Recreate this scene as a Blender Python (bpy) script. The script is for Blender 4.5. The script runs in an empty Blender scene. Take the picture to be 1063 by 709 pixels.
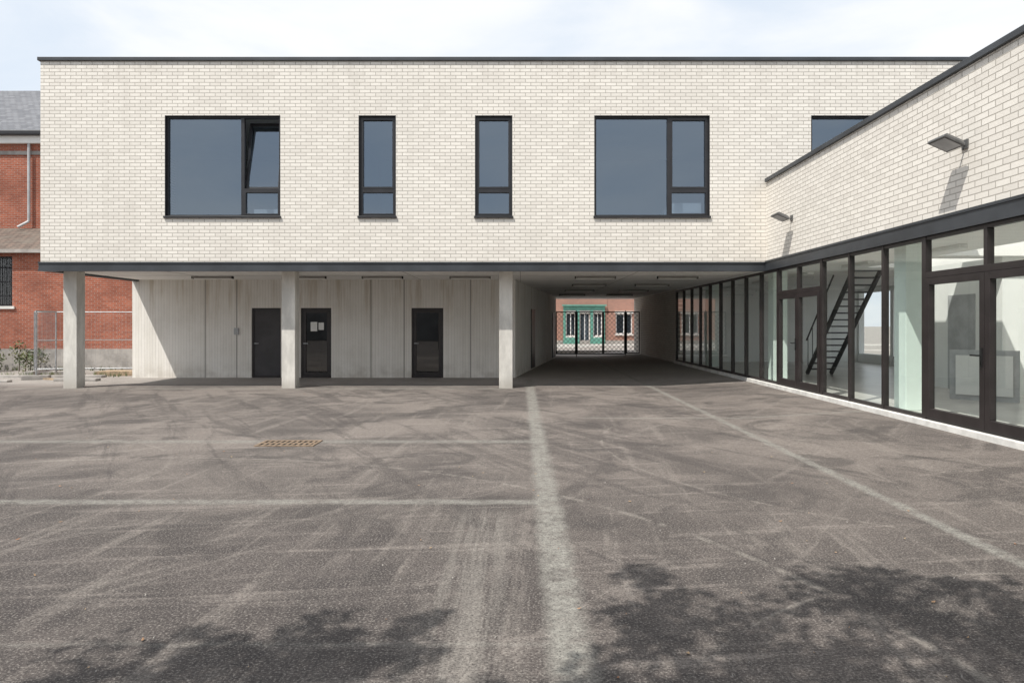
import bpy, math, random
from mathutils import Vector
random.seed(7)
scene = bpy.context.scene
COL = scene.collection

# ------------------------------------------------------------------ helpers
def root(name, loc=(0,0,0)):
    e = bpy.data.objects.new(name, None); COL.objects.link(e); e.empty_display_size=0.3
    return e
def mesh_obj(name, verts, faces, mat, parent=None, smooth=False, bevel=0):
    me = bpy.data.meshes.new(name); me.from_pydata(verts, [], faces); me.update()
    if mat: me.materials.append(mat)
    o = bpy.data.objects.new(name, me); COL.objects.link(o)
    if parent: o.parent = parent
    if smooth:
        for p in me.polygons: p.use_smooth = True
    if bevel:
        b = o.modifiers.new('bev','BEVEL'); b.width=bevel; b.segments=2; b.limit_method='ANGLE'
    return o
class MB:
    def __init__(s): s.v=[]; s.f=[]
    def box(s,x0,x1,y0,y1,z0,z1):
        n=len(s.v)
        s.v += [(x0,y0,z0),(x1,y0,z0),(x1,y1,z0),(x0,y1,z0),(x0,y0,z1),(x1,y0,z1),(x1,y1,z1),(x0,y1,z1)]
        s.f += [tuple(n+i for i in q) for q in ((0,3,2,1),(4,5,6,7),(0,1,5,4),(1,2,6,5),(2,3,7,6),(3,0,4,7))]
        return s
    def beam(s,p0,p1,r0,r1=None,n=4,up=None):
        if r1 is None: r1=r0
        p0=Vector(p0);p1=Vector(p1);d=(p1-p0).normalized()
        u=d.cross(Vector((0,0,1)))
        if u.length<1e-3: u=d.cross(Vector((1,0,0)))
        u.normalize(); w=d.cross(u)
        k=len(s.v); off=math.pi/n
        for p,r in ((p0,r0),(p1,r1)):
            for i in range(n):
                a=2*math.pi*i/n+off
                s.v.append(tuple(p+(u*math.cos(a)+w*math.sin(a))*r))
        for i in range(n):
            j=(i+1)%n
            s.f.append((k+i,k+j,k+n+j,k+n+i))
        s.f.append(tuple(k+i for i in reversed(range(n)))); s.f.append(tuple(k+n+i for i in range(n)))
        return s
    def quad(s,a,b,c,d):
        n=len(s.v); s.v+=[tuple(a),tuple(b),tuple(c),tuple(d)]; s.f.append((n,n+1,n+2,n+3)); return s
    def px(s,x,y0,y1,z0,z1): return s.quad((x,y1,z0),(x,y0,z0),(x,y0,z1),(x,y1,z1))
    def py(s,y,x0,x1,z0,z1): return s.quad((x0,y,z0),(x1,y,z0),(x1,y,z1),(x0,y,z1))
    def tri(s,a,b,c):
        n=len(s.v); s.v+=[tuple(a),tuple(b),tuple(c)]; s.f.append((n,n+1,n+2)); return s
    def obox(s,o,ux,uy,x0,x1,y0,y1,z0,z1):
        n=len(s.v)
        def P(x,y,z): return (o[0]+ux[0]*x+uy[0]*y, o[1]+ux[1]*x+uy[1]*y, o[2]+z)
        s.v += [P(x0,y0,z0),P(x1,y0,z0),P(x1,y1,z0),P(x0,y1,z0),P(x0,y0,z1),P(x1,y0,z1),P(x1,y1,z1),P(x0,y1,z1)]
        s.f += [tuple(n+i for i in q) for q in ((0,3,2,1),(4,5,6,7),(0,1,5,4),(1,2,6,5),(2,3,7,6),(3,0,4,7))]
        return s
    def make(s,name,mat,parent=None,smooth=False,bevel=0):
        return mesh_obj(name,s.v,s.f,mat,parent,smooth,bevel)

class NT:
    def __init__(s,name):
        s.m=bpy.data.materials.new(name); s.m.use_nodes=True; s.t=s.m.node_tree
        s.b=s.t.nodes['Principled BSDF']; s.out=s.t.nodes['Material Output']
        s.pos=s.t.nodes.new('ShaderNodeNewGeometry').outputs['Position']
        x=s.t.nodes.new('ShaderNodeSeparateXYZ'); s.lk(s.pos,x.inputs[0]); s.x,s.y,s.z=x.outputs
    def lk(s,a,b): s.t.links.new(a,b)
    def inp(s,sock,v):
        if isinstance(v,bpy.types.NodeSocket): s.lk(v,sock)
        else:
            if isinstance(v,(tuple,list)) and len(v)==3 and sock.type=='RGBA': v=(*v,1)
            sock.default_value=v
    def M(s,op,a,b=0.0,c=None,clamp=False):
        n=s.t.nodes.new('ShaderNodeMath'); n.operation=op; n.use_clamp=clamp
        s.inp(n.inputs[0],a); s.inp(n.inputs[1],b)
        if c is not None: s.inp(n.inputs[2],c)
        return n.outputs[0]
    def comb(s,x,y,z=0.0):
        n=s.t.nodes.new('ShaderNodeCombineXYZ'); s.inp(n.inputs[0],x);s.inp(n.inputs[1],y);s.inp(n.inputs[2],z)
        return n.outputs[0]
    def scale(s,v,sx,sy,sz,rot=0):
        n=s.t.nodes.new('ShaderNodeMapping')
        if rot:
            r=s.t.nodes.new('ShaderNodeMapping'); s.inp(r.inputs['Vector'],v); r.inputs['Rotation'].default_value=(0,0,rot)
            v=r.outputs[0]
        s.inp(n.inputs['Vector'],v); n.inputs['Scale'].default_value=(sx,sy,sz); return n.outputs[0]
    def noise(s,v,sc,det=4,rough=.55,dist=0):
        n=s.t.nodes.new('ShaderNodeTexNoise'); s.inp(n.inputs['Vector'],v); n.inputs['Scale'].default_value=sc
        n.inputs['Detail'].default_value=det; n.inputs['Roughness'].default_value=rough; n.inputs['Distortion'].default_value=dist
        return n.outputs['Fac']
    def ramp(s,v,a,b,lo=0.0,hi=1.0,smooth=True):
        n=s.t.nodes.new('ShaderNodeMapRange'); n.interpolation_type='SMOOTHSTEP' if smooth else 'LINEAR'
        s.inp(n.inputs['Value'],v)
        if a>b: a,b,lo,hi=b,a,hi,lo
        s.inp(n.inputs['From Min'],a); s.inp(n.inputs['From Max'],b)
        n.inputs['To Min'].default_value=lo; n.inputs['To Max'].default_value=hi; return n.outputs[0]
    def mix(s,f,a,b,mode='MIX'):
        n=s.t.nodes.new('ShaderNodeMix'); n.data_type='RGBA'; n.blend_type=mode
        s.inp(n.inputs[0],f); s.inp(n.inputs[6],a); s.inp(n.inputs[7],b); return n.outputs[2]
    def brick(s,v,w,h,mort,c1,c2,cm,offset=.5,smooth=.1):
        n=s.t.nodes.new('ShaderNodeTexBrick'); s.inp(n.inputs['Vector'],v); n.offset=offset
        n.inputs['Scale'].default_value=1; n.inputs['Brick Width'].default_value=w; n.inputs['Row Height'].default_value=h
        n.inputs['Mortar Size'].default_value=mort; n.inputs['Mortar Smooth'].default_value=smooth; n.inputs['Bias'].default_value=0
        s.inp(n.inputs['Color1'],c1);s.inp(n.inputs['Color2'],c2);s.inp(n.inputs['Mortar'],cm)
        return n.outputs['Color'],n.outputs['Fac']
    def bump(s,h,strength=.3,dist=.01,normal=None):
        n=s.t.nodes.new('ShaderNodeBump'); s.inp(n.inputs['Height'],h); n.inputs['Strength'].default_value=strength
        n.inputs['Distance'].default_value=dist
        if normal: s.lk(normal,n.inputs['Normal'])
        s.lk(n.outputs[0],s.b.inputs['Normal']); return n.outputs[0]
    def col(s,c): s.inp(s.b.inputs['Base Color'],c)
    def rough(s,v): s.inp(s.b.inputs['Roughness'],v)
    def spec(s,v): s.b.inputs['Specular IOR Level'].default_value=v

def simple(name,c,r=.6,var=.12,sc=6,metal=0,spec=.4):
    n=NT(name); f=n.noise(n.pos,sc,3,.6)
    lo=tuple(v*(1-var) for v in c); hi=tuple(min(1,v*(1+var)) for v in c)
    n.col(n.mix(n.ramp(f,.3,.7),lo,hi)); n.rough(r); n.b.inputs['Metallic'].default_value=metal; n.spec(spec)
    return n.m

# ------------------------------------------------------------------ materials
def white_brick(name,axis):
    n=NT(name); u = n.x if axis=='x' else n.y
    wob=n.noise(n.pos,9,1); vv=n.comb(n.M('ADD',u,n.M('MULTIPLY',wob,.006)),n.M('ADD',n.z,n.M('MULTIPLY',wob,.006)))
    c,f=n.brick(vv,.26,.085,.0085,(.82,.785,.725),(.72,.685,.63),(.40,.375,.335),smooth=.25)
    big=n.noise(n.pos,.45,3,.6); fine=n.noise(n.pos,30,3,.7)
    c=n.mix(n.ramp(big,.35,.7,0,.12),c,(.54,.51,.46))
    st=n.noise(n.scale(n.pos,2.2,2.2,.12),1,4,.65)
    c=n.mix(n.ramp(st,.52,.78,0,.22),c,(.47,.44,.39))
    c=n.mix(n.ramp(fine,.4,.75,0,.16),c,(.52,.48,.42))
    top=n.M('MULTIPLY',n.ramp(n.z,4.6 if axis=='y' else 7.3,5.05 if axis=='y' else 8.0),n.ramp(n.noise(n.scale(n.pos,6,6,.3),1,3,.7),.45,.65))
    c=n.mix(n.M('MULTIPLY',top,.20),c,(.38,.345,.30))
    n.col(c); n.rough(.85); n.spec(.2)
    h=n.M('ADD',n.M('MULTIPLY',f,-1.0),n.M('MULTIPLY',fine,.25)); n.bump(h,.5,.008)
    return n.m
WB_X=white_brick('white_brick_front','x'); WB_Y=white_brick('white_brick_side','y')

def red_brick(name,axis='x',haze=0.0):
    n=NT(name); u = n.x if axis=='x' else n.y
    c,f=n.brick(n.comb(u,n.z),.22,.072,.007,(.27,.072,.040),(.40,.12,.068),(.34,.28,.24))
    big=n.noise(n.pos,.7,4,.6); fine=n.noise(n.pos,25,3,.7)
    c=n.mix(n.ramp(big,.4,.7,0,.6),c,(.15,.055,.040)); c=n.mix(n.ramp(fine,.5,.75,0,.45),c,(.48,.30,.24))
    if haze: c=n.mix(haze,c,(.50,.38,.32))  # pale aerial haze mixed into the brick colour
    n.col(c); n.rough(.9); n.spec(.15); n.bump(n.M('MULTIPLY',f,-1),.5,.008); return n.m
RB=red_brick('red_brick'); RB_Y=red_brick('red_brick_side','y'); RB_P=red_brick('hazed_red_brick','x',.35)  # RB_P: street brick with distance haze put into its colour

def board_concrete():
    n=NT('board_formed_concrete')
    fu=n.M('ADD',n.x,n.y)
    bw=.085
    idx=n.M('FLOOR',n.M('DIVIDE',fu,bw)); fr=n.M('FRACT',n.M('DIVIDE',fu,bw))
    wn=n.t.nodes.new('ShaderNodeTexWhiteNoise'); wn.noise_dimensions='1D'; n.lk(idx,wn.inputs['W'])
    c=n.mix(wn.outputs['Value'],(.75,.725,.675),(.81,.785,.74))
    groove=n.M('ADD',n.ramp(fr,.0,.10,1,0),n.ramp(fr,.90,1,0,1))
    g=n.noise(n.scale(n.comb(fu,n.z),14,.8,1),1,4,.7)
    c=n.mix(n.ramp(g,.35,.7,0,.32),c,(.56,.53,.48))
    big=n.noise(n.pos,.9,5,.65); c=n.mix(n.ramp(big,.38,.66,0,.45),c,(.88,.86,.82))
    st=n.M('MULTIPLY',n.ramp(n.noise(n.scale(n.comb(fu,n.z),5,.25,1),1,4,.7),.50,.64),n.ramp(n.z,1.2,2.9))
    c=n.mix(n.M('MULTIPLY',st,.5),c,(.45,.37,.27))
    low=n.M('MULTIPLY',n.ramp(n.z,.05,.6,1,0),n.ramp(n.noise(n.pos,3,3),.3,.7)); c=n.mix(n.M('MULTIPLY',low,.45),c,(.38,.34,.29))
    c=n.mix(n.M('MULTIPLY',groove,.36),c,(.34,.325,.30))
    for px in (-9.5,-8.55,-4.5,-3.5,-1.5):
        m=n.ramp(n.M('ABSOLUTE',n.M('SUBTRACT',fu,px+20.6)),.010,.028,.75,0); c=n.mix(m,c,(.24,.225,.20))
    n.col(c); n.rough(.85); n.spec(.2)
    n.bump(n.M('ADD',n.M('MULTIPLY',groove,-1),n.M('MULTIPLY',g,.5)),.4,.008); return n.m
BC=board_concrete()

def smooth_concrete(name,base=(.64,.62,.575)):
    n=NT(name); g=n.noise(n.scale(n.pos,1,1,.35),3,4,.65); f=n.noise(n.pos,45,3,.7)
    c=n.mix(n.ramp(g,.35,.7),tuple(v*.82 for v in base),tuple(min(1,v*1.12) for v in base))
    c=n.mix(n.ramp(f,.62,.72,0,.4),c,(.25,.24,.22)); c=n.mix(n.ramp(n.z,.0,.35,.45,0),c,(.3,.27,.23))
    n.col(c); n.rough(.8); n.spec(.25); n.bump(f,.2,.004); return n.m
PC=smooth_concrete('pillar_concrete')
CEIL=simple('white_soffit_plaster',(.92,.91,.88),.8,.03,1.5,spec=.2)
BLACK=simple('black_anodised_frame',(.018,.018,.021),.4,.2,3,spec=.5)
BROWN=simple('dark_brown_frame',(.026,.021,.021),.42,.2,3,spec=.5)
BAND=simple('dark_steel_band',(.040,.045,.052),.45,.25,1.2,spec=.5)
DOOR=simple('dark_door_panel',(.055,.052,.055),.5,.15,2)
GREYFIX=simple('grey_luminaire',(.30,.29,.27),.5,.1,4)
LAMPMETAL=simple('floodlight_metal',(.10,.10,.10),.45,.2,8)
INT_WALL=simple('interior_white_plaster',(.88,.89,.87),.7,.03,1)
INT_FLOOR=simple('interior_polished_screed',(.55,.53,.50),.28,.12,1.5,spec=.5)
INT_DARK=simple('interior_grey',(.22,.22,.23),.7,.1,1)
COLPAINT=simple('mint_column',(.78,.88,.83),.6,.04,2)
GALV=simple('galvanised_steel',(.36,.37,.38),.45,.2,10,metal=.6)
ZINC=simple('zinc_downpipe',(.45,.46,.47),.5,.15,3)
KERB=simple('pale_stone_sill',(.66,.65,.62),.7,.15,4)
GRAVEL=simple('grey_gravel',(.30,.28,.26),.8,.3,8)
PLASTIC=simple('white_paper',(.8,.8,.78),.7,.03,4)
GREENP=simple('green_shop_paint',(.13,.33,.27),.5,.12,3)  # shop green, paled in colour for haze over the street
PLINTH=simple('cement_plinth',(.33,.31,.29),.85,.25,2)
BARK=simple('bark',(.09,.065,.045),.9,.3,12)
GRATE=simple('rusty_cast_iron',(.20,.145,.10),.8,.35,20)
DARKHOLE=simple('dark_drain',(.012,.012,.012),.9,.1,5)
ROOFMEM=simple('roof_membrane',(.08,.08,.085),.9,.2,2)
WOODM=simple('weathered_timber',(.33,.25,.17),.85,.3,9)
GREYREND=simple('grey_render',(.20,.20,.20),.85,.2,1)
STAIRM=simple('stair_grey_steel',(.06,.06,.065),.5,.1,2)

def slate():
    n=NT('slate_tiles'); c,f=n.brick(n.comb(n.x,n.M('MULTIPLY',n.y,1.3)),.25,.2,.008,(.10,.105,.12),(.17,.175,.19),(.04,.04,.045))
    n.col(c); n.rough(.6); n.bump(n.M('MULTIPLY',f,-1),.6,.01); return n.m
SLATE=slate()
def tiles():
    n=NT('brown_roof_tiles'); c,f=n.brick(n.comb(n.x,n.M('MULTIPLY',n.y,1.2)),.22,.3,.014,(.11,.085,.07),(.17,.125,.10),(.05,.04,.035))
    g=n.noise(n.pos,2,4); c=n.mix(n.ramp(g,.4,.7,0,.6),c,(.17,.15,.125))
    n.col(c); n.rough(.85); n.bump(n.M('MULTIPLY',f,-1),.7,.02); return n.m
TILES=tiles()

def glass(name,r0,tint,gl=(1,1,1)):
    m=bpy.data.materials.new(name); m.use_nodes=True; t=m.node_tree; t.nodes.clear()
    N=t.nodes.new
    o=N('ShaderNodeOutputMaterial'); mx=N('ShaderNodeMixShader'); tr=N('ShaderNodeBsdfTransparent'); g=N('ShaderNodeBsdfGlossy')
    tr.inputs['Color'].default_value=(*tint,1); g.inputs['Color'].default_value=(*gl,1); g.inputs['Roughness'].default_value=0.0
    geo=N('ShaderNodeNewGeometry'); dt=N('ShaderNodeVectorMath'); dt.operation='DOT_PRODUCT'
    t.links.new(geo.outputs['Incoming'],dt.inputs[0]); t.links.new(geo.outputs['Normal'],dt.inputs[1])
    def M(op,a,b):
        n=N('ShaderNodeMath'); n.operation=op
        for i,v in enumerate((a,b)):
            if isinstance(v,bpy.types.NodeSocket): t.links.new(v,n.inputs[i])
            else: n.inputs[i].default_value=v
        return n.outputs[0]
    c=M('ABSOLUTE',dt.outputs['Value'],0); k=M('POWER',M('SUBTRACT',1.0,c),5.0); R=M('ADD',M('MULTIPLY',k,1-r0),r0)
    no=N('ShaderNodeTexNoise'); no.inputs['Scale'].default_value=.7; no.inputs['Detail'].default_value=1
    bp=N('ShaderNodeBump'); bp.inputs['Strength'].default_value=.08; bp.inputs['Distance'].default_value=.02
    t.links.new(geo.outputs['Position'],no.inputs['Vector']); t.links.new(no.outputs['Fac'],bp.inputs['Height']); t.links.new(bp.outputs[0],g.inputs['Normal'])
    t.links.new(R,mx.inputs[0]); t.links.new(tr.outputs[0],mx.inputs[1]); t.links.new(g.outputs[0],mx.inputs[2]); t.links.new(mx.outputs[0],o.inputs[0])
    return m
GL_UP=glass('solar_window_glass',.22,(.40,.46,.52),(.70,.84,1.0))
GL_W=glass('clear_shopfront_glass',.07,(.93,.97,.95))
GL_D=glass('door_glazing',.10,(.5,.52,.53))

def leaf_mat(name,a,b):
    n=NT(name); f=n.noise(n.pos,2.5,2); n.col(n.mix(n.ramp(f,.35,.65),a,b)); n.rough(.6)
    return n.m
LEAF=leaf_mat('green_leaves',(.045,.085,.02),(.10,.14,.035))
DRY=leaf_mat('dry_leaves',(.25,.11,.05),(.36,.27,.16))
WEED=leaf_mat('weeds_green',(.06,.09,.03),(.14,.14,.06))

# ------------------------------------------------------------------ ground
def asphalt():
    n=NT('worn_asphalt'); P=n.comb(n.x,n.y,0.0)
    fine=n.noise(P,70,2,.8); med=n.noise(P,22,3,.7); big=n.noise(P,.38,5,.66,.5); mid=n.noise(P,1.4,5,.7,.3)
    c=n.mix(n.ramp(mid,.36,.64),(.050,.043,.041),(.098,.085,.079))
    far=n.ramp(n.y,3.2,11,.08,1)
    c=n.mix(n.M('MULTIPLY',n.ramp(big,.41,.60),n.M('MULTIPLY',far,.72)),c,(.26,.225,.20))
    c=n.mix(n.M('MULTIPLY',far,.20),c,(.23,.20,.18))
    rb=n.ramp(n.x,.2,.3); c=n.mix(n.M('MULTIPLY',rb,.13),c,(.22,.185,.165))
    s1=n.noise(n.scale(P,3.2,.16,1,math.radians(4)),1,5,.75)
    c=n.mix(n.ramp(s1,.51,.66,0,.48),c,(.26,.23,.205))
    s2=n.noise(n.scale(P,.30,5.0,1,math.radians(-7)),1,5,.72,.3)
    c=n.mix(n.ramp(s2,.52,.67,0,.50),c,(.28,.245,.22))
    s3=n.noise(n.scale(P,3.0,.16,1,math.radians(38)),1,5,.72)
    c=n.mix(n.ramp(s3,.55,.68,0,.42),c,(.27,.24,.215))
    s4=n.noise(n.scale(P,2.2,.2,1,math.radians(-30)),1,4,.7,.5)
    c=n.mix(n.ramp(s4,.52,.64,0,.50),c,(.048,.041,.040))
    st=n.noise(P,.75,5,.62,1.4); c=n.mix(n.ramp(st,.51,.63,0,.60),c,(.046,.040,.039))
    for cx,cy,R,w,a in ((-4.0,2.0,6.2,.03,.35),(5.5,9.0,4.4,.02,.32),(3.2,1.5,2.9,.014,.3),(-6.5,7.0,2.6,.025,.3)):
        r=n.M('SQRT',n.M('ADD',n.M('POWER',n.M('SUBTRACT',n.x,cx),2.0),n.M('POWER',n.M('SUBTRACT',n.y,cy),2.0)))
        d=n.M('ABSOLUTE',n.M('SUBTRACT',r,R)); m=n.M('MULTIPLY',n.ramp(d,w*.3,w*1.6,a,0),n.ramp(s3,.44,.56))
        c=n.mix(m,c,(.36,.33,.29))
    rx=n.M('MULTIPLY',n.ramp(n.M('ABSOLUTE',n.M('SUBTRACT',n.x,-.30)),.05,.36,1,0),n.ramp(n.y,5.4,6.3,1,0))
    c=n.mix(n.M('MULTIPLY',rx,n.ramp(n.noise(n.scale(P,9,.5,1),1,4,.7),.38,.60,0,.6)),c,(.26,.24,.215))
    pas=n.M('MULTIPLY',n.ramp(n.y,17.2,19),n.ramp(mid,.3,.7,.65,.95)); c=n.mix(pas,c,(.42,.39,.36))  # floor colour lightened under the building to brighten the shaded passage
    wob=n.M('MULTIPLY',n.M('SUBTRACT',n.noise(P,3.0,4,.7),.5),.11); wear=n.ramp(n.noise(P,4,4,.8),.32,.58,.25,1)
    SE=(.27,.262,.235)
    def lineX(cx,w,y0,y1,a,s=.03):
        d=n.M('ABSOLUTE',n.M('ADD',n.M('SUBTRACT',n.x,cx),wob)); m=n.ramp(d,w*.5-s,w*.5+s*1.4,a,0)
        m=n.M('MULTIPLY',m,n.M('MULTIPLY',n.ramp(n.y,y0,y0+.05),n.ramp(n.y,y1,y1+.2,1,0))); return n.M('MULTIPLY',m,wear)
    def lineY(cy,w,x0,x1,a,s=.04):
        d=n.M('ABSOLUTE',n.M('ADD',n.M('SUBTRACT',n.y,cy),wob)); m=n.ramp(d,w*.5-s,w*.5+s*1.5,a,0)
        m=n.M('MULTIPLY',m,n.M('MULTIPLY',n.ramp(n.x,x0,x0+.05),n.ramp(n.x,x1,x1+.05,1,0))); return n.M('MULTIPLY',m,wear)
    for m in (lineX(.25,.19,-20,20,.95,.045),lineX(3.36,.11,-20,33,.85),lineY(6.17,.13,-30,.25,.75),lineY(9.35,.20,-30,.25,.65),
              lineY(11.7,.14,1.0,6.0,.5),lineY(17.1,.5,-13,-.2,.40),lineY(3.42,.03,-30,.2,.25,.015)):
        c=n.mix(m,c,SE)
    c=n.mix(n.ramp(fine,.52,.66,0,.6),c,(.33,.305,.275)); c=n.mix(n.ramp(fine,.34,.48,.7,0),c,(.022,.020,.020))
    c=n.mix(n.ramp(med,.35,.65,.35,0),c,(.045,.040,.038))
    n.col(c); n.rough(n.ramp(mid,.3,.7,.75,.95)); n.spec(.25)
    n.bump(n.M('ADD',fine,n.M('MULTIPLY',med,.6)),.7,.006); return n.m
ASPH=asphalt()
def gz(x):
    t=min(1,max(0,(x-3.8)/2.2)); return .13*t
xs=[-500,-60,-20,-10,0,3.8,4.5,5.2,6.0,20,60,500]; ys=[-500,-60,-20,0,10,20,30,41.0,60,500]
v=[(x,y,gz(x)) for y in ys for x in xs]; W=len(xs)
f=[(j*W+i,j*W+i+1,(j+1)*W+i+1,(j+1)*W+i) for j in range(len(ys)-1) for i in range(W-1)]
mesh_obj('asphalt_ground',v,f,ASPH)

g=root('drain_grate')
MB().box(-3.46,-2.76,9.02,9.36,-.05,.004).make('drain_pit',DARKHOLE,g)
b=MB(); b.box(-3.50,-2.72,8.97,9.02,-.02,.012);b.box(-3.50,-2.72,9.36,9.41,-.02,.012);b.box(-3.50,-3.46,9.02,9.36,-.02,.012);b.box(-2.76,-2.72,9.02,9.36,-.02,.012)
b.box(-3.46,-2.76,9.17,9.21,-.02,.011)
for i in range(9): 
    x=-3.42+i*.075; b.box(x,x+.035,9.02,9.17,-.02,.010); b.box(x,x+.035,9.21,9.36,-.02,.010)
b.make('grate_bars',GRATE,g)

# ------------------------------------------------------------------ main school building
S=root('school_building')
F=16.6; ZB=3.12; ZT=8.0; XL=-11.66; XR=14.0; YB=36.0
WZ0,WZ1,WS=4.22,6.68,4.88
wins=[(-8.64,-5.83,-6.77,'tilt'),(-3.93,-3.02,None,''),(-1.10,-.19,None,''),(1.80,4.61,3.63,''),(7.07,9.88,8.9,'')]
b=MB(); T=.30
b.box(XL,XR,F,F+T,ZB,WZ0); b.box(XL,XR,F,F+T,WZ1,ZT)
xx=XL
for w in wins: b.box(xx,w[0],F,F+T,WZ0,WZ1); xx=w[1]
b.box(xx,XR,F,F+T,WZ0,WZ1); b.make('front_brick_wall',WB_X,S)
b=MB(); b.box(XL,XL+T,F+T,YB-T,ZB,ZT).box(XR-T,XR,F+T,YB-T,ZB,ZT); b.make('side_brick_walls',WB_Y,S)
MB().box(XL,XR,YB-T,YB,ZB,ZT).make('rear_brick_wall',WB_X,S)
b=MB(); b.box(XL-.05,XR+.05,F-.05,F+T+.05,ZT,ZT+.085); b.box(XL-.05,XL+T+.05,F+T+.05,YB+.05,ZT,ZT+.085); b.box(XR-T-.05,XR+.05,F+T+.05,YB+.05,ZT,ZT+.085)
b.make('parapet_cap',BAND,S,bevel=.006)
MB().box(XL+T,XR-T,F+T,YB-T,7.65,7.8).make('flat_roof',ROOFMEM,S)
b=MB(); b.box(XL-.03,5.94,F-.03,F+.16,2.90,ZB-.002); b.box(XL-.03,XL+.16,F+.16,YB,2.90,ZB-.002); b.make('edge_beam',BAND,S,bevel=.004)
b=MB(); b.box(XL-.032,5.94,F-.05,F-.032,2.895,2.93); b.box(XL-.032,5.94,F-.05,F-.032,3.08,3.12); b.make('edge_beam_flanges',BAND,S)
MB().box(XL+.16,XR-T,F+.16,YB,2.95,ZB-.004).make('soffit',CEIL,S)
b=MB()
for i in range(1,9): b.box(XL+.16,5.98,F+.16+i*2.1,F+.172+i*2.1,2.9465,2.951)
for x in (-9,-6,-3,0,3): b.box(x,x+.012,F+.17,YB-.1,2.9462,2.951)
b.make('soffit_joints',GREYFIX,S)
b=MB(); b.box(XL+T,XR-T,F+T,YB-T,3.125,3.3); b.make('upper_floor',INT_DARK,S)
b=MB(); b.box(XL+T,XR-T,22.5,22.6,3.3,7.0); b.make('upper_corridor_wall',INT_WALL,S)
b=MB(); b.box(XL+T,XR-T,F+T,22.5,7.0,7.1); b.make('upper_ceiling',INT_WALL,S)
b=MB()
for x in (-4.8,.8,6.0): b.box(x,x+.15,F+T,22.5,3.3,7.0)
b.make('room_partitions',INT_WALL,S)
b=MB(); b.box(3.7,4.5,17.0,17.3,4.1,4.62).box(3.75,4.2,17.8,18.1,4.3,4.6).box(-6.7,-6.1,17.2,17.5,4.0,4.5).box(-7.9,-7.4,17.4,17.8,4.0,4.35).box(2.2,3.0,17.5,17.9,4.0,4.3); b.make('window_sill_boxes',PLASTIC,S)
fr=MB(); gl=MB(); sl=MB()
def frame(fb,x0,x1,z0,z1,y0,y1,t):
    fb.box(x0,x0+t,y0,y1,z0,z1); fb.box(x1-t,x1,y0,y1,z0,z1); fb.box(x0+t,x1-t,y0,y1,z0,z0+t); fb.box(x0+t,x1-t,y0,y1,z1-t,z1)
for x0,x1,xm,kind in wins:
    y0=F+.07;y1=F+.15
    frame(fr,x0,x1,WZ0,WZ1,y0,y1,.055)
    sl.box(x0-.02,x1+.02,F-.045,F+.07,WZ0-.035,WZ0+.012)
    fr.box(x0,x0+.015,F+.003,y0,WZ0+.012,WZ1); fr.box(x1-.015,x1,F+.003,y0,WZ0+.012,WZ1); fr.box(x0+.015,x1-.015,F+.003,y0,WZ1-.015,WZ1)
    if xm:
        fr.box(xm-.04,xm+.04,y0,y1,WZ0+.055,WZ1-.055); gl.py(F+.12,x0+.05,xm-.035,WZ0+.05,WZ1-.05); xa=xm+.04
    else: xa=x0+.055
    xb=x1-.055
    fr.box(xa,xb,y0,y1,WS-.035,WS+.035)
    frame(fr,xa,xb,WZ0+.055,WS-.035,y0-.006,y1-.01,.03)
    gl.py(F+.12,xa+.02,xb-.02,WZ0+.08,WS-.06)
    if kind!='tilt':
        frame(fr,xa,xb,WS+.035,WZ1-.055,y0-.006,y1-.01,.045)
        gl.py(F+.12,xa+.04,xb-.04,WS+.07,WZ1-.09)
    else:
        zb=WS+.035; H=WZ1-.055-zb; a=math.radians(9); 
        def q(x,s,d): return (x, F+.15+math.sin(a)*s+math.cos(a)*d, zb+math.cos(a)*s-math.sin(a)*d)
        def tb(B,xa_,xb_,s0,s1,d0,d1):
            n=len(B.v); B.v+=[q(xa_,s0,d0),q(xb_,s0,d0),q(xb_,s0,d1),q(xa_,s0,d1),q(xa_,s1,d0),q(xb_,s1,d0),q(xb_,s1,d1),q(xa_,s1,d1)]
            B.f+=[tuple(n+i for i in k) for k in ((0,3,2,1),(4,5,6,7),(0,1,5,4),(1,2,6,5),(2,3,7,6),(3,0,4,7))]
        tb(fr,xa,xa+.06,0,H,0,.05);tb(fr,xb-.06,xb,0,H,0,.05);tb(fr,xa+.06,xb-.06,0,.06,0,.05);tb(fr,xa+.06,xb-.06,H-.06,H,0,.05)
        gl.quad(q(xa+.05,.05,.025),q(xb-.05,.05,.025),q(xb-.05,H-.05,.025),q(xa+.05,H-.05,.025))
fr.make('window_frames',BLACK,S); gl.make('window_glass',GL_UP,S); sl.make('window_sills',BLACK,S,bevel=.004)
R=20.6
doors=[(-8.10,-7.22,2.10,'solid'),(-6.62,-5.70,2.10,'glass'),(-3.28,-2.32,2.10,'glass')]
b=MB(); x=-11.7
for d in doors:
    b.box(x,d[0],R,R+.25,-.1,2.95); b.box(d[0],d[1],R,R+.25,d[2],2.95); x=d[1]
b.box(x,-.15,R,R+.25,-.1,2.95); b.box(-11.7,-11.45,R+.25,YB-.02,-.1,2.95)
b.make('recess_concrete_wall',BC,S)
A=Vector((-.15,R,0)); B2=Vector((1.74,33.4,0)); L=(B2-A).length; ux=((B2-A)/L); uy=Vector((-ux.y,ux.x,0))
pw=MB(); pw.obox(A,ux,uy,0.0,L,0,.25,-.1,2.949)
pw.box(1.5,1.74,33.4,YB-.02,-.1,2.949); pw.make('passage_concrete_wall',BC,S)
pd=MB()
for s0,s1 in ((3.6,4.6),(11.2,12.4)): pd.obox(A,ux,uy,s0,s1,-.03,-.004,.05,2.15)
pd.make('passage_doors',BLACK,S)
df=MB(); dg=MB(); dp=MB(); dh=MB()
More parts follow.
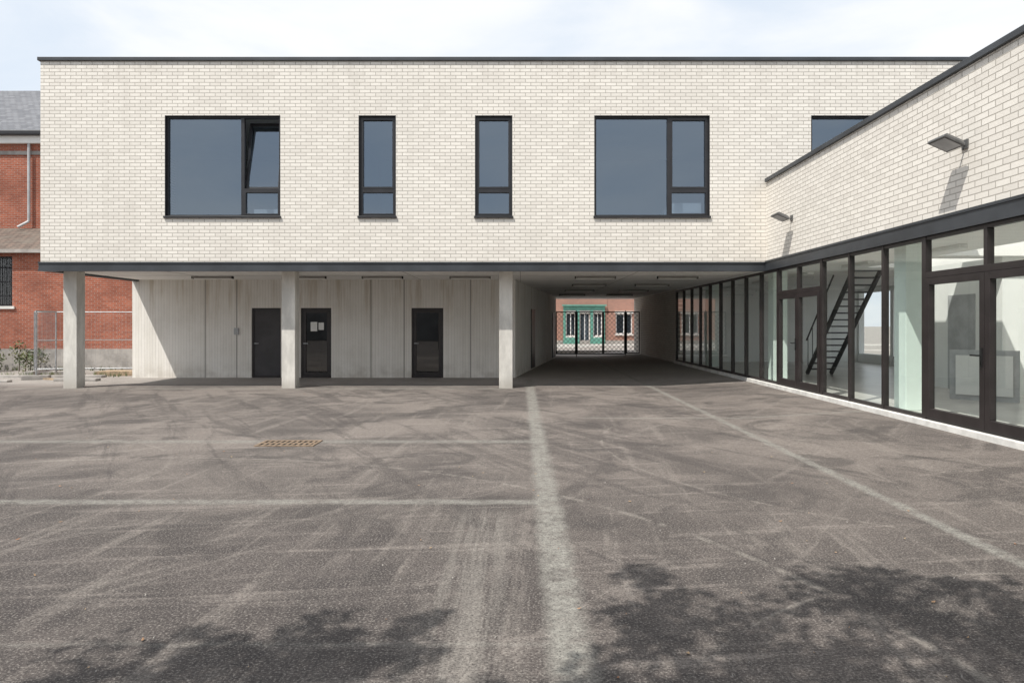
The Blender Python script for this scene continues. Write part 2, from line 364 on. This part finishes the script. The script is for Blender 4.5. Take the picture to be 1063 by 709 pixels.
for x0,x1,zt,k in doors:
    df.box(x0,x0+.05,R+.03,R+.12,.0,zt);df.box(x1-.05,x1,R+.03,R+.12,0,zt);df.box(x0+.05,x1-.05,R+.03,R+.12,zt-.05,zt);df.box(x0+.05,x1-.05,R-.02,R+.12,.0,.05)
    if k=='solid': dp.box(x0+.053,x1-.053,R+.06,R+.11,.055,zt-.053)
    else:
        frame(df,x0+.055,x1-.055,.055,zt-.055,R+.05,R+.10,.09); dg.py(R+.08,x0+.14,x1-.14,.14,zt-.14)
    dh.box(x0+.085,x0+.11,R-.03,R+.05,1.02,1.045); dh.box(x0+.085,x0+.22,R-.035,R-.015,1.02,1.045)
df.make('door_frames',BROWN,S); dp.make('door_leaf',DOOR,S); dg.make('door_glass',GL_D,S); dh.make('door_handles',GALV,S)
b=MB(); b.box(-6.34,-6.14,R+.062,R+.066,1.40,1.68).box(-6.10,-5.94,R+.062,R+.066,1.44,1.66); b.make('door_notices',PLASTIC,S)
b=MB(); b.box(-11.4,-.5,R+3,R+3.1,0,2.95).box(-7.0,-6.9,R+.25,R+3,0,2.95).box(-4.5,-4.4,R+.25,R+3,0,2.95); b.make('store_room_walls',INT_DARK,S)
MB().box(-8.62,-8.48,R-.05,R-.002,1.3,1.5).make('call_box',ZINC,S,bevel=.006)
for px in (-11.34,-5.84,-.36):
    MB().box(px-.17,px+.17,17.2,17.54,-.05,2.95).make('concrete_pillar',PC,S,bevel=.012)
def lum(x,y):
    g=root('ceiling_light')
    MB().box(x-.55,x+.55,y-.07,y+.07,2.895,2.944).make('housing',GREYFIX,g,bevel=.008)
    MB().box(x-.5,x+.5,y-.045,y+.045,2.875,2.894).make('diffuser',CEIL,g,bevel=.006)
    MB().box(x-.57,x-.551,y-.06,y+.06,2.88,2.945).box(x+.551,x+.57,y-.06,y+.06,2.88,2.945).make('end_caps',DARKHOLE,g)
for x in (-8.6,-6.0,-3.85,-1.4,2.1,4.4): lum(x,19.1)
for y in (22.8,26.5,30.2): lum(2.3,y); lum(4.4,y)
MB().box(6.0,6.3,26.26,YB-.02,0.0,2.949).make('passage_brick_wall',WB_Y,S)

# ------------------------------------------------------------------ right wing
Wg=root('school_wing'); X=6.0; YN=-7.0
MB().box(X-.03,X+.27,YN,F-.004,3.14,5.04).make('wing_brick_wall',WB_Y,Wg)
b=MB(); b.box(X-.08,X+.33,YN,F-.055,5.042,5.13); b.make('wing_parapet_cap',BAND,Wg,bevel=.006)
b=MB(); b.box(X-.06,X+.2,YN,F+.15,2.90,3.138); b.make('wing_edge_beam',BAND,Wg,bevel=.004)
b=MB(); b.box(X-.075,X-.062,YN,F-.055,2.895,2.925).box(X-.075,X-.062,YN,F-.055,3.10,3.14); b.make('wing_beam_flanges',BAND,Wg)
sky_y=[(-4,-1.5),(0,2.5),(3.6,6.6),(7.4,10.4),(11.0,13.4),(14.0,16.2)]  # unseen roof openings, added to brighten the wing interior
rl=MB(); cl=MB(); sh_=MB(); yy=YN
for y0,y1 in sky_y:
    for B_,z0,z1,xa in ((rl,4.6,4.75,X+.27),(cl,2.95,3.1,X+.2)):
        B_.box(xa,8.2,y0,y1,z0,z1); B_.box(11.9,XR,y0,y1,z0,z1)
    rl.box(X+.27,XR,yy,y0,4.6,4.75); cl.box(X+.2,XR,yy,y0,2.95,3.1)
    sh_.box(8.1,8.2,y0,y1,3.1,4.6).box(11.9,12.0,y0,y1,3.1,4.6).box(8.1,12.0,y0-.1,y0,3.1,4.6).box(8.1,12.0,y1,y1+.1,3.1,4.6); yy=y1
rl.box(X+.27,XR,yy,F-.01,4.6,4.75); cl.box(X+.2,XR,yy,F+.155,2.95,3.1)
rl.make('wing_roof',ROOFMEM,Wg); cl.make('wing_ceiling',CEIL,Wg); sh_.make('added_rooflight_shafts',CEIL,Wg)
# rear wall of the wing: solid in the near rooms, open bays added behind the entrance hall to light the passage
b=MB(); b.box(XR-.3,XR,YN,F-.01,3.1,4.6); b.box(13.0,13.2,YN,16.8,.1,2.949)
y=16.8
while y<29: b.box(13.0,13.2,y+2.2,y+2.4,.1,2.949); b.box(13.0,13.2,y,y+2.2,2.8,2.949); b.box(13.0,13.2,y,y+2.2,.1,.5); y+=2.4
b.make('wing_inner_wall',INT_WALL,Wg)
b=MB(); b.box(X+.02,13,YN-.2,YN,0,4.6); b.make('wing_end_wall',WB_X,Wg)
MB().box(X+.1,XR,YN,30,.05,.17).make('wing_floor',INT_FLOOR,Wg)
MB().box(X+.3,13,26.3,26.45,.17,2.949).make('wing_far_wall',INT_WALL,Wg)
b=MB(); b.box(9.6,13,13.6,13.75,.17,2.949).box(9.6,9.75,13.75,16.5,.17,2.949); b.make('wing_partitions',INT_WALL,Wg)
MB().box(X-.10,X+.10,YN,26.26,.05,.21).make('glazing_sill',KERB,Wg,bevel=.008)
b=MB()
for y in (-1,5.4,11.55,17.5,23.5): b.box(6.42,6.78,y-.18,y+.18,.17,2.949)
b.make('interior_columns',COLPAINT,Wg,bevel=.01)
Z0=.21; Z1=2.90; xg0=X-.035; xg1=X+.06
fm=MB(); gg=MB(); hd=MB()
mull=[10.1+1.15*i for i in range(15)]
doorA=(13.55,15.85); doorB=(7.42,10.1)
def post(y,w=.035): fm.box(xg0,xg1,y-w,y+w,Z0,Z1)
ys_=[YN+.1,-5.9,-4.75,-3.6,-2.45,-1.3,-.15,1.0,2.15,3.3,4.45,5.6,6.5,7.42]+mull
for y in ys_:
    if y>26.3: continue
    if abs(y-14.7)<.02: continue
    post(y,.05 if any(abs(y-q)<.02 for q in doorA+doorB) else .032)
for a_,b_ in zip(ys_[:-1],ys_[1:]):
    if b_>26.3: break
    if abs(b_-14.7)<.02 or abs(a_-14.7)<.02 or abs(a_-7.42)<.02: continue
    fm.box(xg0+.01,xg1-.01,a_+.032,b_-.032,Z0,Z0+.06); fm.box(xg0+.01,xg1-.01,a_+.032,b_-.032,Z1-.06,Z1)
    gg.px(X+.01,a_+.03,b_-.03,Z0+.05,Z1-.05)
for (a_,b_) in (doorA,doorB):
    c_=(a_+b_)/2; ZTn=2.28
    fm.box(xg0,xg1,a_+.05,b_-.05,ZTn,ZTn+.09); fm.box(xg0+.01,xg1-.01,a_+.05,b_-.05,Z1-.06,Z1); fm.box(xg0+.01,xg1-.01,a_+.05,b_-.05,Z0,Z0+.03)
    fm.box(xg0,xg1,c_-.035,c_+.035,ZTn+.09,Z1-.06)
    gg.px(X+.01,a_+.05,c_-.03,ZTn+.08,Z1-.05); gg.px(X+.01,c_+.03,b_-.05,ZTn+.08,Z1-.05)
    for p,q_ in ((a_+.055,c_-.004),(c_+.004,b_-.055)):
        t=.095
        fm.box(xg0-.012,xg1-.02,p,p+t,Z0+.035,ZTn-.005);fm.box(xg0-.012,xg1-.02,q_-t,q_,Z0+.035,ZTn-.005)
        fm.box(xg0-.012,xg1-.02,p+t,q_-t,Z0+.035,Z0+.17);fm.box(xg0-.012,xg1-.02,p+t,q_-t,ZTn-.10,ZTn-.005)
        gg.px(X+.01,p+t-.01,q_-t+.01,Z0+.16,ZTn-.09)
    hy=c_+.05
    hd.box(xg0-.03,xg0-.0125,hy-.02,hy+.02,1.05,1.30); hd.box(xg0-.08,xg0-.03,hy-.01,hy+.01,1.19,1.21); hd.box(xg0-.085,xg0-.065,hy-.01,hy+.13,1.19,1.21)
    hd.beam((xg0-.03,hy,1.10),(xg0-.012,hy,1.10),.018,n=10)
fm.make('curtain_wall_frames',BROWN,Wg,bevel=.003); gg.make('curtain_wall_glass',GL_W,Wg); hd.make('door_hardware',DARKHOLE,Wg)
st=root('steel_staircase'); b=MB()
for i in range(16):
    y=19.7-i*.17; z=.17+i*.175; b.box(8.3,8.95,y-.2,y,z+.14,z+.17+.005)
b.beam((8.28,19.7,.2),(8.28,17.0,2.94),.06); b.beam((8.97,19.7,.2),(8.97,17.0,2.94),.06)
b.beam((8.26,19.7,1.15),(8.26,18.0,2.9),.022)
for i in range(5): y=19.6-i*.3; z=.3+i*.31; b.beam((8.26,y,z),(8.26,y,z+.9),.012)
b.make('flight',STAIRM,st)
p=root('leaning_board'); b=MB(); 
b.obox((8.3,13.2,.17),(0.75,-.66,0),(.66,.75,0),0,1.1,0,.04,0.0,.95); b.make('panel',ZINC,p)
b=MB(); b.obox((8.29,13.18,.17),(0.75,-.66,0),(.66,.75,0),.10,1.0,-.03,-.003,.10,.85); b.make('panel_face',PLASTIC,p)
b=MB(); b.box(12.93,12.99,9.5,10.5,.17,2.3).box(10.2,11.2,13.53,13.595,.17,2.3); b.make('inner_doors',simple('inner_door_green',(.30,.44,.36),.5),Wg)
b=MB(); b.box(9.58,9.597,14.4,15.3,.17,2.25); b.make('inner_grey_door',ZINC,Wg)
b=MB()
for y in (0,3,6,9,12,15,18,21,24):
    for x in (7.4,12.5): b.box(x-.07,x+.07,y-.6,y+.6,2.88,2.946)
b.make('interior_luminaires',PLASTIC,Wg)

def flood(y,z):
    g=root('wall_floodlight'); w=X-.03
    b=MB(); b.box(w-.02,w-.001,y-.06,y+.06,z-.05,z+.07); b.beam((w-.02,y,z),(w-.14,y,z+.01),.014,n=8)
    b.beam((w-.14,y-.13,z+.0),(w-.14,y+.13,z+.0),.012,n=6); b.beam((w-.14,y-.14,z),(w-.20,y-.14,z+.03),.012,n=6); b.beam((w-.14,y+.14,z),(w-.20,y+.14,z+.03),.012,n=6)
    b.make('bracket',LAMPMETAL,g)
    c=Vector((w-.26,y,z+.035)); a=math.radians(24); u=Vector((-math.cos(a),0,math.sin(a)))
    nrm=Vector((math.sin(a),0,math.cos(a)))
    vy=Vector((0,1,0)); b=MB(); 
    def P(i,j,k): return tuple(c+u*i+vy*j+nrm*k)
    lo=(.15,.19); hi=(.11,.145)
    b.v=[P(-lo[0],-lo[1],-.03),P(lo[0],-lo[1],-.03),P(lo[0],lo[1],-.03),P(-lo[0],lo[1],-.03),
         P(-lo[0],-lo[1],.0),P(lo[0],-lo[1],.0),P(lo[0],lo[1],.0),P(-lo[0],lo[1],.0),
         P(-hi[0],-hi[1],.05),P(hi[0],-hi[1],.05),P(hi[0],hi[1],.05),P(-hi[0],hi[1],.05)]
    b.f=[(0,3,2,1),(0,1,5,4),(1,2,6,5),(2,3,7,6),(3,0,4,7),(4,5,9,8),(5,6,10,9),(6,7,11,10),(7,4,8,11),(8,9,10,11)]
    b.make('head',LAMPMETAL,g,bevel=.006)
    b=MB(); b.quad(P(-.12,-.16,-.0315),P(-.12,.16,-.0315),P(.12,.16,-.0315),P(.12,-.16,-.0315)); b.make('lens',ZINC,g)
    b=MB()
    for i in range(5):
        j=-.1+i*.05; b.beam(P(-.09,j,.056),P(.09,j,.056),.009)
    b.make('cooling_fins',LAMPMETAL,g)
flood(9.15,4.0); flood(15.0,3.93)

# ------------------------------------------------------------------ gate at passage end
G=root('lattice_gate'); gm=BLACK; GY=34.0; b=MB()
def lattice(x0,x1,z0,z1,y,s=.22,t=.013):
    w=x1-x0;h=z1-z0; c=-h
    while c<w:
        a0=max(0,c);a1=min(w,c+h)
        if a1-a0>.03:
            b.beam((x0+a0,y,z0+a0-c),(x0+a1,y,z0+a1-c),t); b.beam((x1-a0,y+.03,z0+a0-c),(x1-a1,y+.03,z0+a1-c),t)
        c+=s
def panel(x0,x1,z0,z1):
    for x in (x0,x1): b.box(x-.025,x+.025,GY-.04,GY+.04,z0,z1)
    b.box(x0+.025,x1-.025,GY-.03,GY+.03,z1-.05,z1); b.box(x0+.025,x1-.025,GY-.03,GY+.03,z0,z0+.05)
    lattice(x0+.03,x1-.03,z0+.05,z1-.05,GY)
panel(1.80,2.75,.12,2.25); panel(2.84,4.1,.12,2.25); panel(4.16,5.2,.12,2.25); panel(5.29,5.93,.16,2.25)
for x in (2.795,5.245): b.box(x-.018,x+.018,GY-.05,GY+.05,0,2.3)
b.box(4.08,4.18,GY-.07,GY-.045,.95,1.15)
b.make('gate_lattice',gm,G)

# ------------------------------------------------------------------ street behind
def house(name,x0,x1,y,h,mat,wins,door=None,shop=False):
    g=root(name); d=.25
    ops=sorted(wins,key=lambda w:w[0]); b=MB(); x=x0
    for w in ops:
        b.box(x,w[0],y,y+d,0,h); b.box(w[0],w[1],y,y+d,0,w[2]) if w[2]>0 else None; b.box(w[0],w[1],y,y+d,w[3],h); x=w[1]
    b.box(x,x1,y,y+d,0,h); b.box(x0,x1,y+7,y+7.25,0,h); b.make('walls',mat,g)
    b=MB(); b.box(x0,x0+.2,y+d,y+7,0,h).box(x1-.2,x1,y+d,y+7,0,h); b.make('side_walls',RB_Y,g)
    b=MB(); b.quad((x0,y-.3,h),(x1,y-.3,h),(x1,y+3.6,h+2.8),(x0,y+3.6,h+2.8)); b.quad((x1,y+7.5,h),(x0,y+7.5,h),(x0,y+3.6,h+2.8),(x1,y+3.6,h+2.8)); b.make('roof',TILES,g)
    b=MB(); gb=MB(); sb_=MB()
    for w in ops:
        frame(b,w[0],w[1],w[2],w[3],y+.08,y+.16,.07); 
        b.box((w[0]+w[1])/2-.03,(w[0]+w[1])/2+.03,y+.08,y+.16,w[2]+.07,w[3]-.07)
        gb.py(y+.12,w[0]+.06,w[1]-.06,w[2]+.06,w[3]-.06)
        sb_.box(w[0]-.08,w[1]+.08,y-.06,y-.003,w[3],w[3]+.18)
        if w[2]>.5: sb_.box(w[0]-.08,w[1]+.08,y-.08,y-.003,w[2]-.1,w[2]-.002)
    b.make('window_frames',PLASTIC,g); gb.make('window_glass',GL_UP,g); sb_.make('sills_and_lintels',KERB,g)
    MB().box(x0+.2,x1-.2,y+1.5,y+1.6,0,h).make('inner_wall',INT_DARK,g)
    MB().box(x0,x1,y-.04,y-.003,0.0,.45).make('plinth',PLINTH,g)
    return g
house('brick_terrace_house',-6,2.6,50,6.5,RB_P,[(-4.5,-3.4,.9,2.4),(-1,.2,.9,2.4),(1.3,2.1,.55,2.4)])
sh=house('green_shop_house',2.62,6.4,50,6.8,RB_P,[(3.35,4.05,.75,2.45),(4.35,5.1,.15,2.45),(5.35,6.0,.75,2.45)])
b=MB(); b.box(3.15,6.2,49.90,49.93,2.65,2.95).box(3.15,3.33,49.90,49.93,.15,2.65).box(4.07,4.33,49.90,49.93,.15,2.65).box(5.12,5.33,49.90,49.93,.15,2.65).box(6.02,6.2,49.90,49.93,.15,2.65).box(3.33,4.07,49.90,49.93,.15,.65).box(5.33,6.02,49.90,49.93,.15,.65).box(3.05,6.3,49.75,49.90,2.96,3.05)
b.make('green_shopfront',GREENP,sh)
b=MB(); b.box(4.45,5.0,50.3,50.32,.3,2.3).box(5.45,5.95,50.4,50.42,.9,2.2).box(3.45,3.95,50.4,50.42,.9,2.3); b.make('window_blinds',PLASTIC,sh)
house('brick_terrace_house',6.42,13,50,6.4,RB_P,[(7.0,8.2,.9,2.4),(9.6,10.5,.2,2.4),(11.2,12.3,.9,2.4)])
house('brick_terrace_house',-15,-6.02,50,6.2,RB_P,[(-13,-11.8,.9,2.4),(-9,-8,.9,2.4)])
MB().box(-60,60,48.0,49.9,-.05,.19).make('pavement',simple('pavement_slabs',(.38,.35,.32),.85,.15,3))
MB().box(-60,60,47.85,47.998,-.05,.19).make('kerb',KERB)
MB().box(-60,60,38.3,40.2,-.05,.135).make('pavement',simple('pavement_slabs_near',(.40,.37,.34),.85,.15,3))

# ------------------------------------------------------------------ left brick house
H=root('brick_house')
YL=24.0
b=MB(); 
wx0,wx1,wz0,wz1=-19.2,-17.85,2.25,4.0
b.box(-30,wx0,YL,YL+.3,.75,4.25).box(wx0,wx1,YL,YL+.3,.75,wz0).box(wx0,wx1,YL,YL+.3,wz1,4.25).box(wx1,-11.95,YL,YL+.3,.75,4.25)
b.make('annex_wall',RB,H)
MB().box(-30,-11.93,YL-.03,YL+.3,-.05,.75).make('plinth',PLINTH,H)
MB().box(-30,-11.95,26.6,26.9,4.2,9.0).make('upper_wall',RB,H)
MB().box(-11.99,-11.95,YL+.3,26.6,.0,4.25).make('annex_side',RB_Y,H)
b=MB(); b.quad((-30,YL-.25,4.22),(-11.93,YL-.25,4.22),(-11.93,26.6,5.35),(-30,26.6,5.35)); b.make('annex_roof',TILES,H)
b=MB(); b.quad((-30,26.35,9.0),(-15.2,26.35,9.0),(-15.2,31,12.2),(-30,31,12.2)); b.quad((-15.2,35.6,9),(-30,35.6,9),(-30,31,12.2),(-15.2,31,12.2)); b.make('main_roof',SLATE,H)
b=MB(); b.box(-30,-15.1,26.22,26.38,8.9,9.06); b.make('gutter',BLACK,H,bevel=.02)
b=MB(); b.box(-30,-15.2,26.42,26.59,8.62,8.9); b.make('eaves_board',PLASTIC,H)
b=MB(); b.box(-30,-11.95,26.56,26.598,8.2,8.35).box(-30,-11.95,23.72,23.85,4.1,4.22); b.make('string_course',PLINTH,H)
b=MB(); b.beam((-19.05,26.48,8.9),(-19.05,26.48,5.6),.05,n=10); b.beam((-19.05,26.48,5.6),(-19.35,26.3,5.35),.05,n=10); b.beam((-17.95,26.3,8.9),(-17.95,26.45,8.5),.05,n=10); b.make('downpipe',ZINC,H,smooth=False)
b=MB(); frame(b,wx0,wx1,wz0,wz1,YL+.1,YL+.16,.06)
for i in range(1,9): b.box(wx0+i*.15-.01,wx0+i*.15+.01,YL+.04,YL+.06,wz0,wz1)
for z in (2.6,3.1,3.6): b.box(wx0,wx1,YL+.062,YL+.08,z,z+.03)
b.make('window_bars',BLACK,H); MB().py(YL+.2,wx0,wx1,wz0,wz1).make('window_pane',GL_D,H); MB().box(wx0-.1,wx1+.1,YL-.06,YL+.1,wz0-.1,wz0-.002).make('window_sill',KERB,H)
MB().box(wx0,wx1,YL+.29,YL+.3,wz0,wz1).make('window_back',DARKHOLE,H)

# ------------------------------------------------------------------ construction fences
def fence(p0,p1):
    g=root('construction_fence'); a=Vector((*p0,0)); d=Vector((*p1,0))-a; Lf=d.length; d.normalize(); b=MB()
    def q(s,z): v=a+d*s; return (v.x,v.y,z)
    for s in (0,Lf): b.beam(q(s,.05),q(s,2.02),.022,n=8)
    b.beam(q(0,2.0),q(Lf,2.0),.02,n=8); b.beam(q(0,.18),q(Lf,.18),.02,n=8)
    b.beam(q(0,1.1),q(Lf,1.1),.010,n=6)
    b.make('tube_frame',GALV,g)
    b=MB(); s=.09
    while s<Lf: b.beam(q(s,.18),q(s,2.0),.0022); s+=.13
    z=.35
    while z<2: b.beam(q(0,z),q(Lf,z),.0025); z+=.26
    b.make('wire_mesh',GALV,g)
    u=(d.x,d.y); w=(-d.y,d.x); b=MB()
    for s in (0,Lf): c=a+d*s; b.obox((c.x,c.y,0),u,w,-.12,.12,-.35,.35,0,.13)
    b.make('concrete_feet',PLINTH,g,bevel=.02)
fence((-15.5,21.8),(-12.15,22.4)); fence((-14.1,19.9),(-14.75,21.7))
b=MB(); b.box(-20,-12.6,20.55,20.8,-.02,.07).box(-13.2,-12.0,19.3,19.55,0,.07).box(-15.9,-14.2,18.9,19.1,0,.06); b.make('edging_stones',PLINTH,bevel=.01)
b=MB(); b.obox((-15.2,20.6,0),(.96,.27),(-.27,.96),0,1.6,0,.14,0,.05); b.obox((-14.6,20.2,0),(.9,-.43),(.43,.9),0,1.3,0,.12,.0,.045); b.obox((-13.2,21.2,0),(1,.1),(-.1,1),0,1.1,0,.8,0,.14); b.make('loose_planks',WOODM)
def leafcloud(b,c,r,n,s):
    for i in range(n):
        while True:
            p=Vector((random.uniform(-1,1),random.uniform(-1,1),random.uniform(-1,1)))
            if p.length<1: break
        p=Vector(c)+Vector((p.x*r[0],p.y*r[1],p.z*r[2])); a=Vector((random.gauss(0,1),random.gauss(0,1),random.gauss(0,.7))).normalized()
        t=a.cross(Vector((random.gauss(0,1),random.gauss(0,1),random.gauss(0,1)))).normalized(); k=s*random.uniform(.6,1.3)
        b.quad(p-a*k,p+t*k*.5,p+a*k,p-t*k*.5)
b=MB(); bs=MB()
for i in range(14):
    x=random.uniform(-19.5,-16.2); c=(x,random.uniform(22.9,23.7),random.uniform(.3,.8)); leafcloud(b,c,(.35,.25,.35),130,.05); bs.beam((x,c[1],0),(x+random.uniform(-.2,.2),c[1],c[2]+.3),.015,.004)
sb=root('ivy_shrub'); b.make('leaves',WEED,sb); bs.make('stems',BARK,sb)
b=MB()
for i in range(220):
    x=random.uniform(-20,-12.2);y=random.choice((20.9,21.1,23.8))+random.uniform(-.15,.15)
    for k in range(5):
        dx,dy=random.uniform(-.06,.06),random.uniform(-.06,.06); h=random.uniform(.05,.2); b.tri((x-.01,y,0),(x+.01,y,0),(x+dx,y+dy,h))
b.make('weeds',WEED)

# ------------------------------------------------------------------ litter
b=MB()
for i in range(110):
    y=2.6+14*random.random()**1.7; x=random.uniform(-.8,.8)*y
    if x>5.5: continue
    z=gz(x)+.006; k=random.uniform(.006,.020); a=random.uniform(0,6.28); e=(math.cos(a)*k,math.sin(a)*k); g2=(-e[1]*.5,e[0]*.5)
    b.quad((x-e[0],y-e[1],z+.004),(x+g2[0],y+g2[1],z),(x+e[0],y+e[1],z+random.uniform(0,.012)),(x-g2[0],y-g2[1],z+.002))
b.make('fallen_leaves',DRY)
b=MB()
for i in range(260):
    y=2.6+12*random.random()**1.6; x=random.uniform(-.8,.8)*y
    if x>5.5: continue
    k=random.uniform(.002,.006); z=gz(x); b.beam((x,y,z-.001),(x+random.uniform(-k,k),y+random.uniform(-k,k),z+k*1.4),k,k*.5,n=5)
b.make('gravel_bits',GRAVEL)

# ------------------------------------------------------------------ trees behind the camera
SX=.4545
def tree(trunk,targets):
    g=root('courtyard_tree'); t=MB(); l=MB(); tx,ty=trunk
    t.beam((tx,ty,-.1),(tx+.05,ty+.1,2.2),.20,.16,n=10); t.beam((tx+.05,ty+.1,2.2),(tx+.1,ty+.3,3.9),.16,.12,n=10)
    top=Vector((tx+.1,ty+.3,3.85))
    for sx,sy,r,z in targets:
        z*=.84
        c=Vector((sx-SX*z,sy-SX*z,z)); m=top.lerp(c,.5)+Vector((random.uniform(-.2,.2),random.uniform(-.2,.2),.25))
        t.beam(top,m,.06,.035,n=6); t.beam(m,c,.035,.012,n=6)
        for k in range(7):
            e=c+Vector((random.uniform(-r,r),random.uniform(-r,r),random.uniform(-.3,.35))); t.beam(c.lerp(m,.2*random.random()),e,.012,.004,n=4)
            leafcloud(l,e,(r*.55,r*.55,.22),int(46*max(.5,r/.4)),.06)
    t.make('trunk_and_limbs',BARK,g,smooth=True); l.make('crown_leaves',LEAF,g)
T1=[(.75,4.05,.28,6.0),(1.0,3.75,.32,6.3),(1.0,3.35,.34,5.8),(1.45,3.15,.3,6.6),(1.9,3.95,.32,6.2),(2.2,4.15,.34,6.8),(2.35,3.75,.36,5.9),(2.1,3.4,.34,6.4),(2.6,3.3,.36,7.0),(1.7,3.1,.3,6.1),(2.9,2.9,.4,6.6),(2.75,4.0,.2,6.4),
    (.6,2.8,.4,6.2),(1.2,2.6,.5,6.9),(2.0,2.6,.5,7.2),(2.6,2.3,.5,6.4),(1.6,2.0,.5,6.0),(.7,1.9,.5,7.1),(2.2,1.6,.5,7.4),(1.3,1.2,.5,7.0)]
T2=[(-.55,3.45,.24,6.0),(-.95,3.3,.28,6.4),(-1.3,3.4,.26,5.9),(-1.55,3.1,.3,6.5),(-.7,3.05,.28,6.8),(-2.1,3.1,.3,6.2),(-1.1,2.8,.4,6.6),(-1.8,2.6,.4,7.0),(-.6,2.5,.4,6.2),(-2.6,2.5,.4,6.6),(-1.4,2.1,.5,7.2),(-2.2,1.8,.5,6.8)]
tree((-1.0,-3.0),T1); tree((-5.2,-3.4),T2)

house('added_rendered_house',-25,30,-34,4.6,GREYREND,[(x,x+1.6,1.0,2.6) for x in range(-22,28,4)])  # unseen house behind the camera, added to darken reflections in the door glass

# ------------------------------------------------------------------ light, sky
dirv=Vector((.75,.75,-1.65))
sl=bpy.data.lights.new('sun','SUN'); sl.energy=5.0; sl.angle=math.radians(.5); sl.color=(1,.955,.885)
so=bpy.data.objects.new('sun',sl); COL.objects.link(so); so.rotation_euler=dirv.to_track_quat('-Z','Y').to_euler(); so.location=(-20,-20,40)
w=bpy.data.worlds.new('World'); scene.world=w; w.use_nodes=True; t=w.node_tree; bg=t.nodes['Background']
sky=t.nodes.new('ShaderNodeTexSky'); sky.sky_type='NISHITA'; sky.sun_disc=False; sky.sun_elevation=math.atan2(1.65,1.0607); sky.sun_rotation=math.radians(225)
sky.air_density=1.0; sky.dust_density=1.5
tc=t.nodes.new('ShaderNodeTexCoord'); mp=t.nodes.new('ShaderNodeMapping'); mp.inputs['Scale'].default_value=(1,1.6,3.5); mp.inputs['Rotation'].default_value=(0,.15,.5)
no=t.nodes.new('ShaderNodeTexNoise'); no.inputs['Scale'].default_value=1.7; no.inputs['Detail'].default_value=7; no.inputs['Roughness'].default_value=.55; no.inputs['Distortion'].default_value=.4
mr=t.nodes.new('ShaderNodeMapRange'); mr.interpolation_type='SMOOTHSTEP'; mr.inputs['From Min'].default_value=.34; mr.inputs['From Max'].default_value=.64; mr.inputs['To Min'].default_value=0; mr.inputs['To Max'].default_value=1
mc=t.nodes.new('ShaderNodeMix'); mc.data_type='RGBA'; mc.inputs[6].default_value=(8.6,9.5,10.6,1); mc.inputs[7].default_value=(11.4,11.5,11.6,1)
mx=t.nodes.new('ShaderNodeMix'); mx.data_type='RGBA'; mx.inputs[0].default_value=.86
L_=t.links.new
L_(tc.outputs['Generated'],mp.inputs[0]); L_(mp.outputs[0],no.inputs['Vector']); L_(no.outputs['Fac'],mr.inputs['Value']); L_(mr.outputs[0],mc.inputs[0]); L_(mc.outputs[2],mx.inputs[7]); L_(sky.outputs[0],mx.inputs[6]); L_(mx.outputs[2],bg.inputs[0]); bg.inputs[1].default_value=.1

# ------------------------------------------------------------------ camera
cd=bpy.data.cameras.new('camera'); co=bpy.data.objects.new('camera',cd); COL.objects.link(co)
co.location=(0,0,1.6); co.rotation_euler=(math.radians(90),0,0)
cd.sensor_width=36; cd.lens=24.01; cd.shift_x=-8.5/1063; cd.shift_y=-17.5/1063; cd.clip_end=2000; cd.clip_start=.05
scene.camera=co
scene.view_settings.view_transform='Standard'; scene.view_settings.look='None'; scene.view_settings.exposure=0
